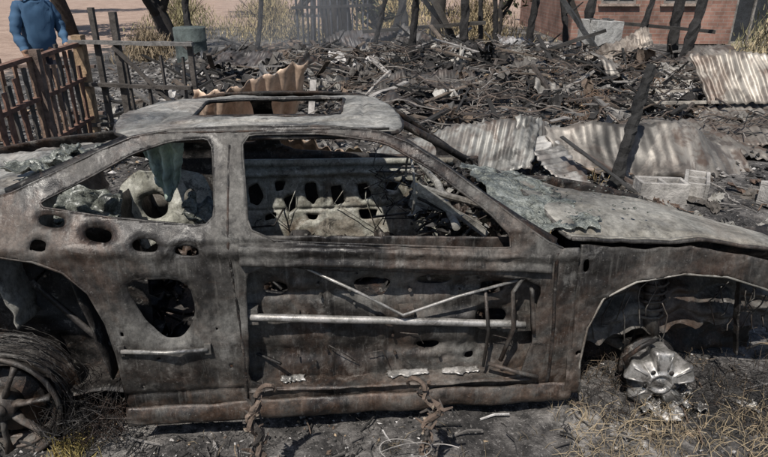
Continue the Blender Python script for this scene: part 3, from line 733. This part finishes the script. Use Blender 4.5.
bobj([((-.4,12.2,.7),(1.9,11.8,.9),.14,.06,(.04,.035,.03),.15,8),((2.0,10.6,.3),(3.6,10.2,.9),.1,.05,(.03,.027,.024),.15,8),((4.0,12.3,.9),(6.4,12.2,.7),.12,.06,(.03,.027,.024),.15,8)])
bm=MB(); bm.beam((1.6,5.3,.42),(2.15,4.75,.06),.05,.012,(.03,.028,.026),.1,14); bm.beam((1.75,5.35,.3),(2.2,4.95,.08),.025,.025,(.08,.06,.05),.1,8); bm.obj('burned_metal_strip',M_attr)
sw=MB()
for k in range(15):
    x=-1.75+k*.10; h=R(1.3,2.6); sw.beam((x,12.9+R(-.03,.03),0),(x+R(-.05,.05),12.9+R(-.05,.05),h),.11,.03,random.choice([(.018,.018,.02),(.03,.03,.034),(.05,.052,.06)]),.1,8)
sw.beam((-1.85,12.82,1.1),(-.25,12.82,1.15),.08,.05,(.02,.018,.017),.1,8); sw.beam((-1.85,12.82,2.0),(-.4,12.82,1.95),.08,.05,(.02,.018,.017),.1,8)
sw.obj('charred_shed_wall',M_attr)

# ---------------------------------------------------------------- cinder blocks
def cblock(x,y,rot,z=.1):
    mb=MB(); L,W,H,t=.40,.20,.195,.032
    col=(.31,.29,.265)
    for yy in(-W/2+t/2,W/2-t/2): mb.box((0,yy,0),(L,t,H),col=col)
    for xx in(-L/2+t/2,0,L/2-t/2): mb.box((xx,0,0),(t,W-2*t,H-.004),col=col)
    o=mb.obj('cinder_block',M_attr,None,False,0,.006); o.location=(x,y,z); o.rotation_euler=rot; return o
cblock(2.34,4.80,(0,.03,-.04),.08); cblock(2.70,4.92,(0,0,1.1),.07); cblock(3.35,4.7,(1.5,.1,.3),.08); cblock(2.9,7.2,(.1,.3,.6),.12)

# ---------------------------------------------------------------- debris heap
dp=MB()
def hz(x,y): 
    return .45*math.exp(-((y-9.6)/2.2)**2)*math.exp(-((x-1.8)/3.2)**2)+.3*math.exp(-((y-12)/2)**2)*math.exp(-((x+.5)/4)**2)
dp.grid(160,120,lambda u,v:(-5+12*u,6.2+8*v,hz(-5+12*u,6.2+8*v)*.8+.12*fr(u*14,v*10,5)*min(1,8*v*(1-v)*2)+.05*fr(u*50,v*40,5)-.06),lambda u,v:random.choice([(.02,.018,.016),(.04,.035,.032),(.07,.062,.055),(.05,.042,.036),(.14,.13,.12),(.2,.19,.175)]))
for k in range(540):
    x=R(-3.5,6.2); y=R(6.5,13.5); z=hz(x,y)*.9+R(-.05,.22)+.015*y*.3; a=R(0,3.14); L=R(.15,1.3)*R(.5,1); el=random.gauss(0,.35)
    d=V((math.cos(a)*math.cos(el),math.sin(a)*math.cos(el),math.sin(el)))*L/2; c=random.choice([(.018,.016,.014)]*6+[(.06,.048,.04)]*2+[(.11,.085,.065)]+[(.26,.24,.22)]+[(.13,.12,.11)])
    dp.beam(V((x,y,z))-d,V((x,y,z))+d,R(.015,.08),R(.012,.035),c,.18,3,.05)
for k in range(600):
    x=R(-1.5,5.5); y=R(6.6,11); z=hz(x,y)*.9+R(.0,.25); a=R(0,6.28); pts=[V((x,y,z))]; c=random.choice([(.08,.06,.045),(.13,.10,.08),(.05,.04,.035),(.2,.18,.16),(.02,.02,.02)])
    for i in range(8): 
        a+=R(-.8,.8); pts.append(pts[-1]+V((math.cos(a)*.12,math.sin(a)*.1,R(-.05,.05))))
    dp.tube(pts,R(.004,.010),4,c)
for k in range(190):
    x=R(-3.5,5.5); y=R(6.4,13); z=hz(x,y)*.9+R(.0,.12)
    c=random.choice([(.03,.027,.025)]*3+[(.10,.09,.08),(.2,.185,.165),(.33,.31,.28),(.38,.36,.34),(.13,.095,.07)])
    crumple(dp,(x,y,z),R(.12,.6),R(.1,.4),R(.08,.25),(R(-.7,.7),R(-.7,.7),R(0,3)),9,c,ragged=.4)
for k in range(9000):
    x=R(-5,7); y=R(5.2,14); r=R(.008,.045); dp.chunk((x,y,hz(x,y)*.8+gz(x,y)+R(0,.06)),r,random.choice(PAL),.7)
for k in range(14):
    x=R(2.0,4.3);y=R(6.8,9.2);z=hz(x,y)+.1;a=R(0,3.14)
    dp.tube([(x+.018*i*math.cos(a)*.6+.06*math.cos(i*.8),y+.018*i*math.sin(a)*.6,z+.06*math.sin(i*.8)) for i in range(44)],.006,4,(.14,.09,.06))
dp.obj('debris_pile',M_attr)
bf=MB()
for p,q in[((3.2,7.6,.25),(4.1,7.2,.35)),((3.3,8.1,.3),(4.2,7.7,.4)),((3.2,7.6,.25),(3.3,8.1,.3)),((4.1,7.2,.35),(4.2,7.7,.4)),((3.5,7.5,.28),(3.6,8.0,.33)),((3.8,7.35,.3),(3.9,7.85,.36))]: bf.beam(p,q,.035,.035,(.3,.27,.23),.05,5)
bf.obj('metal_bed_frame',M_attr)

# ---------------------------------------------------------------- fence
fc=MB(); W1=(.14,.10,.08); W2=(.07,.06,.052); WR=(.16,.088,.062)
def pst(x,y,h,w=.09,c=W1): fc.beam((x,y,-.1),(x+R(-.03,.03),y,h),w,w,c,.06,6)
pst(-3.09,6.3,1.2,.10,(.28,.19,.115)); pst(-2.70,6.28,1.42,.06,W2); pst(-2.9,6.3,1.46,.05,W2); pst(-1.93,6.2,1.15,.05,W2); pst(-2.98,4.3,1.2,.09); pst(-3.0,5.3,1.18,.07)
fc.beam((-3.15,6.26,1.14),(-1.88,6.14,1.13),.07,.035,(.15,.14,.13),.08,8,.01)
fc.beam((-3.1,6.26,.72),(-1.95,6.16,.70),.06,.035,W2,.08,8,.01); fc.beam((-3.1,6.26,.3),(-1.95,6.16,.32),.06,.035,W2,.08,8,.01)
fc.beam((-2.7,6.2,1.1),(-2.1,6.2,.45),.05,.03,W2,.1,6)
for z in(1.12,.78,.38): fc.beam((-3.08,6.35,z),(-2.95,3.9,z-.03),.06,.035,WR,.08,8,.008)
for k in range(17):
    t=k/17; x=-3.06+.12*t; y=6.15-2.2*t; fc.beam((x,y,R(.05,.2)),(x+R(-.02,.02),y+R(-.03,.03),1.02+R(-.12,.16)),.05,.018,random.choice([W1,WR,W2,(.2,.13,.09)]),.08,4)
for k in range(4):
    x=-2.6+k*.18; fc.beam((x,6.25,R(.0,.2)),(x+R(-.06,.06),6.22,R(.7,1.1)),.05,.018,W2,.1,4)
for k in range(24):
    x=-3.3-k*.16; y=6.55; fc.beam((x,y,.05),(x+R(-.02,.02),y,.95+R(-.1,.1)),.06,.02,random.choice([W1,WR,(.2,.12,.08)]),.06,4)
for z in(.85,.35): fc.beam((-3.1,6.6,z),(-7.2,6.6,z),.05,.03,W1,.06,8)
fc.obj('wooden_fence',M_wood)

br=MB(); prof=[(0,.29),(.02,.3),(.26,.29),(.28,.305),(.3,.29),(.56,.29),(.58,.305),(.6,.29),(.80,.3),(.82,.29)]
br.tube([(-3.65,11.8,z) for z,_ in prof],[r for _,r in prof],24,(.07,.085,.08),.015)
br.obj('metal_barrel',M_attr,None,True)

# ---------------------------------------------------------------- brick house
house=empty('brick_house')
m,nt,b=newmat('red_brick'); co=coord(nt)
mp=nt.nodes.new('ShaderNodeMapping'); mp.inputs['Rotation'].default_value=(math.radians(90),0,0); nt.links.new(co,mp.inputs[0])
bt=nt.nodes.new('ShaderNodeTexBrick'); nt.links.new(mp.outputs[0],bt.inputs[0])
bt.inputs['Scale'].default_value=1; bt.inputs['Brick Width'].default_value=.26; bt.inputs['Row Height'].default_value=.09; bt.inputs['Mortar Size'].default_value=.007
bt.inputs['Color1'].default_value=(.26,.135,.10,1); bt.inputs['Color2'].default_value=(.34,.19,.145,1); bt.inputs['Mortar'].default_value=(.30,.25,.21,1)
c=mix(nt,1,bt.outputs[0],ramp(nt,nz(nt,co,1.5,5,.7),[(.35,.45),(.65,1.15)]),'MULTIPLY')
nt.links.new(c,b.inputs['Base Color']); b.inputs['Roughness'].default_value=.9; bump(nt,b,bt.outputs[1],-.4,.01)
HX0,HX1,HY,HH=4.9,11.2,16.6,3.0
wins=[(5.6,1.0,.9,1.2),(7.2,1.0,.9,1.2),(9.1,0.0,1.0,2.1)]
wl=MB(); x=HX0
for (wx,wz,ww_,wh) in wins:
    wl.box(((x+wx)/2,HY,HH/2),(wx-x,.2,HH)); 
    if wz>0: wl.box((wx+ww_/2,HY,wz/2),(ww_,.2,wz))
    wl.box((wx+ww_/2,HY,(wz+wh+HH)/2),(ww_,.2,HH-wz-wh)); x=wx+ww_
wl.box(((x+HX1)/2,HY,HH/2),(HX1-x,.2,HH))
wl.box((HX0+.1,HY+3.1,HH/2),(.2,6,HH)); wl.box((HX1-.1,HY+3.1,HH/2),(.2,6,HH)); wl.box(((HX0+HX1)/2,HY+6.2,HH/2),(HX1-HX0,.2,HH))
wl.obj('walls',m,house)
ro=MB(); ro.grid(60,20,lambda u,v:(HX0-.5+(HX1-HX0+1)*u,HY-.6+7.6*v,HH+.05+1.0*(1-abs(2*v-1))+.012*math.sin(u*400)),(.2,.19,.18)); ro.obj('roof',M_sheet,house,False,.03)
wf=MB(); gg=MB()
for (wx,wz,ww_,wh) in wins:
    for zz in(wz+.03,wz+wh-.03): wf.box((wx+ww_/2,HY-.05,zz),(ww_,.06,.06),col=(.2,.18,.16))
    for xx in(wx+.03,wx+ww_-.03,wx+ww_/2): wf.box((xx,HY-.053,wz+wh/2),(.05,.06,wh-.12),col=(.2,.18,.16))
    wf.box((wx+ww_/2,HY-.14,wz-.03),(ww_+.16,.1,.05),col=(.28,.22,.18)); gg.box((wx+ww_/2,HY+.02,wz+wh/2),(ww_,.02,wh),col=(.02,.022,.025))
wf.obj('window_frames',M_attr,house); gg.obj('window_panes',M_attr,house)

ap=MB(); ap.box((4.25,12.4,.45),(.6,.6,.9),(0,.05,.3),(.34,.33,.31)); ap.box((4.18,12.09,.42),(.46,.02,.5),(0,.05,.3),(.03,.03,.03)); ap.tube([(4.0,12.05,.73),(4.4,12.15,.73)],.015,6,(.3,.3,.3)); 
for i in(-1,1):
    for j in(-1,1): ap.tube([(4.25+i*.14,12.4+j*.14,.905),(4.25+i*.14,12.4+j*.14,.925)],.07,14,(.04,.04,.04))
ap.obj('burned_stove',M_attr,None,False,0,.015)

# ---------------------------------------------------------------- trees and bushes
def tree(name,x,y,h,tr,leaf,leafn,seed,crown=1.6,low=.45,charcol=(.03,.025,.022)):
    random.seed(seed); t=empty(name,(x,y,0)); mb=MB(); lf=MB(); tips=[]
    def grow(p,d,L,r,lev):
        pts=[p.copy()];n=5
        for i in range(n):
            d=(d+V((R(-.22,.22),R(-.22,.22),R(-.05,.15)))).normalized(); p=p+d*L/n; pts.append(p.copy())
        mb.tube(pts,[r*(1-.45*i/n) for i in range(n+1)],7 if lev<2 else 4,charcol,.12)
        if lev<3:
            for k in range(3 if lev else 5):
                q=pts[random.randint(2,n)]; a=R(0,6.28); grow(q,(d*.7+V((math.cos(a),math.sin(a),R(.0,.5)))*.8).normalized(),L*R(.5,.75),r*.5,lev+1)
        if lev>=2: tips.extend(pts[2:])
    grow(V((0,0,-.1)),V((R(-.1,.1),R(-.1,.1),1)),h*low,tr,0)
    for k in range(leafn):
        c=random.choice(tips)+V([random.gauss(0,.28) for _ in range(3)])*crown*.5
        s_=R(.05,.12); a=V((R(-1,1),R(-1,1),R(-1,1))).normalized(); bb=a.cross(V((R(-1,1),R(-1,1),1))).normalized()
        q_=R(.5,1.5); cc=tuple(q*q_ for q in leaf); lf.add([c-a*s_,c+bb*s_*.5,c+a*s_,c-bb*s_*.5],[(0,1,2,3)],cc)
    mb.obj('trunk_and_limbs',M_wood,t,True); 
    if leafn: lf.obj('foliage',M_leaf,t)
tree('charred_tree',-5.3,15.5,5,.22,(.1,.1,.05),0,3)
tree('charred_tree',-1.0,14.6,6,.4,(.1,.1,.05),300,4)
tree('charred_tree',-2.6,18,5,.12,(.1,.09,.05),500,5)
tree('charred_tree',1.4,17,6,.2,(.1,.1,.05),300,6)
tree('charred_tree',-.1,15.5,4,.10,(.1,.1,.05),300,16,low=.3)
tree('charred_tree',2.9,16.5,4,.10,(.1,.1,.05),300,17,low=.3)
tree('tree',-9.5,19,7,.25,(.07,.10,.035),4500,7)
tree('tree',-4.5,25,7,.25,(.09,.10,.04),4500,8)
tree('tree',2.0,27,7,.25,(.08,.11,.04),4500,9)
tree('tree',12,18,7,.25,(.08,.10,.04),4500,10)
tree('tree',-15,28,8,.25,(.08,.10,.04),4000,11)
def bush(x,y,w,h,col,n,seed):
    random.seed(seed); mb=MB()
    for k in range(n):
        a=R(0,6.28); r=abs(random.gauss(0,.5))*w; z=R(0,1)*h*max(.15,1-(r/w)**2*.7)*(.6+.4*fr(math.cos(a)*2,math.sin(a)*2,seed)+.2)
        c=V((x+r*math.cos(a),y+r*math.sin(a),z)); d=V((R(-.6,.6),R(-.6,.6),1)).normalized()*R(.05,.2); e=V((R(-1,1),R(-1,1),0)).normalized()*R(.006,.015)
        q_=R(.5,1.6); mb.add([c-e,c+e,c+d+e*.3,c+d-e*.3],[(0,1,2,3)],tuple(q*q_ for q in col))
    for k in range(30):
        a=R(0,6.28); mb.tube([(x,y,0),(x+w*.3*math.cos(a),y+w*.3*math.sin(a),h*.5),(x+w*.6*math.cos(a),y+w*.6*math.sin(a),h*R(.5,1))],[.015,.01,.004],4,(.08,.06,.05))
    mb.obj('dry_bush',M_leaf)
bush(6.9,10.2,1.2,1.3,(.32,.26,.16),7000,1); bush(8.0,11.5,1.5,1.7,(.22,.2,.11),6000,2); bush(-3.2,18,1.6,1.3,(.3,.24,.13),4500,3)
bush(.3,19,2.4,1.8,(.42,.33,.17),8000,4); bush(-6.5,20.5,1.4,1.2,(.25,.22,.12),3500,5); bush(-5.0,13.2,.7,.7,(.22,.17,.11),2500,6); bush(2.6,17.5,1.5,1.2,(.28,.22,.13),4500,7)
random.seed(99)
hl=MB(); hl.grid(80,6,lambda u,v:(-220+440*u,150+40*v,(3+4*fr(u*9,0,3)+3)*math.sin(v*3.14)),(.2,.17,.12)); hl.obj('hills',M_attr,None,True)

# thin smoke still rising from the heap (real scattering volume)
ms=bpy.data.materials.new('thin_smoke'); ms.use_nodes=True; nt=ms.node_tree; nt.nodes.clear()
out=nt.nodes.new('ShaderNodeOutputMaterial'); vsn=nt.nodes.new('ShaderNodeVolumeScatter'); vsn.inputs['Color'].default_value=(.92,.95,1,1); vsn.inputs['Density'].default_value=.10; vsn.inputs['Anisotropy'].default_value=.2
nt.links.new(vsn.outputs[0],out.inputs['Volume'])
smk=empty('smoke')
for (cx,cy,cz,a_,b_,c_) in((-.6,11.6,.9,1.7,.9,.9),(-2.4,12.4,.8,1.3,.8,.8)):
    sm_=MB()
    def sf(u,v,cx=cx,cy=cy,cz=cz,a_=a_,b_=b_,c_=c_):
        th_=v*math.pi; ph=u*2*math.pi; d=V((math.sin(th_)*math.cos(ph),math.sin(th_)*math.sin(ph),-math.cos(th_))); k=1+.35*fr(d.x*1.5+cx,d.y*1.5,d.z*1.5,3)
        return (cx+d.x*a_*k+.5*max(0,d.z),cy+d.y*b_*k,cz+d.z*c_*k)
    sm_.grid(40,24,sf); o=sm_.obj('smoke_plume',ms,smk,True)

# ---------------------------------------------------------------- man
def man(loc,rotz):
    P={'pel':(0,0,.96),'sp':(0,.0,1.12),'ch':(0,.0,1.32),'nb':(0,-.0,1.46),'nk':(0,.01,1.54),'hd':(0,.01,1.64),'ht':(0,.0,1.745),
     'ls':(-.17,0,1.42),'le':(-.25,.03,1.15),'lw':(-.22,.18,.97),'rs':(.17,0,1.42),'re':(.26,.02,1.15),'rw':(.25,.14,.93),
     'lh':(-.09,0,.92),'lk':(-.11,.02,.50),'la':(-.12,-.02,.09),'lt':(-.14,.15,.035),'rh':(.09,0,.92),'rk':(.12,.04,.50),'ra':(.14,.0,.09),'rt':(.17,.17,.035)}
    rad={'pel':(.175,.13),'sp':(.175,.13),'ch':(.18,.13),'nb':(.10,.085),'nk':(.055,.058),'hd':(.078,.095),'ht':(.06,.07),'ls':(.075,.075),'le':(.058,.056),'lw':(.042,.04),'rs':(.075,.075),'re':(.058,.056),'rw':(.042,.04),
     'lh':(.095,.095),'lk':(.065,.068),'la':(.045,.045),'lt':(.04,.03),'rh':(.095,.095),'rk':(.065,.068),'ra':(.045,.045),'rt':(.04,.03)}
    E=[('pel','sp'),('sp','ch'),('ch','nb'),('nb','nk'),('nk','hd'),('hd','ht'),('ch','ls'),('ls','le'),('le','lw'),('ch','rs'),('rs','re'),('re','rw'),('pel','lh'),('lh','lk'),('lk','la'),('la','lt'),('pel','rh'),('rh','rk'),('rk','ra'),('ra','rt')]
    for sd in('l','r'):
        w=V(P[sd+'w']); e=V(P[sd+'e']); d=(w-e).normalized(); x=V((1,0,0)); x=(x-d*x.dot(d)).normalized(); nrm=d.cross(x)
        if sd=='l': x=-x
        P[sd+'p']=tuple(w+d*.05); rad[sd+'p']=(.036,.02); E.append((sd+'w',sd+'p'))
        P[sd+'p2']=tuple(w+d*.09); rad[sd+'p2']=(.038,.017); E.append((sd+'p',sd+'p2'))
        for k,(o,L) in enumerate(((-.03,.075),(-.01,.088),(.01,.082),(.03,.065))):
            a=w+d*.1+x*o; b1=a+d*L*.5+nrm*.008; b2=a+d*L+nrm*.03
            for nm,q,r in(('a',a,.0095),('b',b1,.0088),('c',b2,.0075)): P[sd+nm+str(k)]=tuple(q); rad[sd+nm+str(k)]=(r,r)
            E+=[(sd+'p2',sd+'a'+str(k)),(sd+'a'+str(k),sd+'b'+str(k)),(sd+'b'+str(k),sd+'c'+str(k))]
        a=w+d*.04-x*.04; P[sd+'t1']=tuple(a); P[sd+'t2']=tuple(a+d*.05-x*.02+nrm*.01); rad[sd+'t1']=(.012,.012); rad[sd+'t2']=(.009,.009); E+=[(sd+'p',sd+'t1'),(sd+'t1',sd+'t2')]
    keys=list(P); me=bpy.data.meshes.new('b'); me.from_pydata([P[k] for k in keys],[(keys.index(a),keys.index(b_)) for a,b_ in E],[])
    o=bpy.data.objects.new('b',me); sc.collection.objects.link(o)
    md=o.modifiers.new('k','SKIN'); md.use_smooth_shade=True
    for k,sv in zip(keys,me.skin_vertices[0].data): sv.radius=rad[k]; sv.use_root=(k=='pel')
    o.modifiers.new('s','SUBSURF').levels=2; o.modifiers['s'].render_levels=2
    dg=bpy.context.evaluated_depsgraph_get(); m2=bpy.data.meshes.new_from_object(o.evaluated_get(dg)); bpy.data.objects.remove(o)
    root=empty('man',loc); root.rotation_euler=(0,0,rotz)
    m2.materials.clear()
    def cm(n,c1,c2,rough=.85,bs=.35):
        m,nt,b=newmat(n); co=coord(nt); nt.links.new(ramp(nt,nz(nt,co,3,4,.5,.3),[(.35,c1),(.65,c2)]),b.inputs['Base Color']); b.inputs['Roughness'].default_value=rough; bump(nt,b,nz(nt,co,5,2,.4,.8,(1,1,.6)),bs,.03); return m
    for mt in(cm('blue_shirt',(.03,.075,.14),(.05,.11,.19)),cm('dark_trousers',(.02,.02,.03),(.03,.03,.045)),cm('skin',(.30,.17,.11),(.34,.2,.13),.6,.02),cm('shoe_leather',(.02,.015,.01),(.04,.03,.02)),cm('black_hair',(.01,.008,.006),(.02,.016,.012))): m2.materials.append(mt)
    lw,rw_=V(P['lw']),V(P['rw'])
    for v in m2.vertices:
        c=v.co
        if .93<c.z<1.47: v.co+=v.normal*(.022*fr(c.x*7,c.y*7,c.z*15)+.008)
    for p in m2.polygons:
        c=p.center; p.use_smooth=True
        mi=0
        if c.z>1.515: mi=2
        if c.z>1.62 and (c.y<-.02 or c.z>1.72): mi=4
        if c.z<.90 and abs(c.x)<.22 and c.y<.14: mi=1
        if c.z<.10: mi=3
        for w,e in((lw,V(P['le'])),(rw_,V(P['re']))):
            d=(w-e).normalized()
            if (c-w).dot(d)>0 and (c-w).length<.25 and c.z>.6: mi=2
        p.material_index=mi
    ob=bpy.data.objects.new('body',m2); sc.collection.objects.link(ob); ob.parent=root
    f=MB(); f.tube([(0,.10,1.665),(0,.125,1.635),(0,.105,1.625)],[.008,.014,.01],8)
    for s_ in(-1,1): f.tube([(s_*.082,.0,1.67),(s_*.09,-.01,1.65),(s_*.082,.0,1.62)],[.012,.016,.009],8)
    f.tube([(-.022,.098,1.592),(0,.104,1.593),(.022,.098,1.592)],.006,6)
    f.obj('nose_ears_lips',m2.materials[2],root,True)
    cl=MB(); cl.tube([(.066*math.cos(a),.008+.068*math.sin(a),1.512+.012*math.sin(a+3.1)) for a in[i*.3491 for i in range(19)]],.012,6)
    cl.obj('shirt_collar',m2.materials[0],root,True)
    ey=MB()
    for s_ in(-1,1): ey.tube([(s_*.03,.09,1.667),(s_*.03,.1,1.667)],.009,8,(.02,.015,.01)); ey.tube([(s_*.048,.088,1.685),(s_*.015,.1,1.69)],.005,5,(.01,.01,.01))
    ey.obj('eyes_and_brows',M_attr,root,True)
man((-4.12,7.5,0),math.radians(-130))

# ---------------------------------------------------------------- light, sky, camera
w=bpy.data.worlds.new('World'); sc.world=w; w.use_nodes=True; nt=w.node_tree
bg=nt.nodes['Background']; sk=nt.nodes.new('ShaderNodeTexSky'); sk.sky_type='NISHITA'; sk.sun_disc=False
EL=math.radians(57); AZ=math.radians(203)
sk.sun_elevation=EL; sk.sun_rotation=AZ; nt.links.new(sk.outputs[0],bg.inputs[0]); bg.inputs[1].default_value=.09
L=bpy.data.lights.new('sun','SUN'); L.energy=5.0; L.angle=math.radians(.5); L.color=(1,.96,.90)
lo=bpy.data.objects.new('sun',L); sc.collection.objects.link(lo)
dirv=V((math.sin(AZ)*math.cos(EL),math.cos(AZ)*math.cos(EL),math.sin(EL)))
lo.rotation_euler=dirv.to_track_quat('Z','Y').to_euler()
cam=bpy.data.cameras.new('camera'); co_=bpy.data.objects.new('camera',cam); sc.collection.objects.link(co_)
cam.sensor_width=36; cam.lens=28.125; cam.clip_start=.05; cam.clip_end=1000
co_.location=(0,0,1.8); co_.rotation_euler=(math.radians(90-23.3),0,0); sc.camera=co_
sc.view_settings.view_transform='Standard'; sc.view_settings.look='None'; sc.view_settings.exposure=0
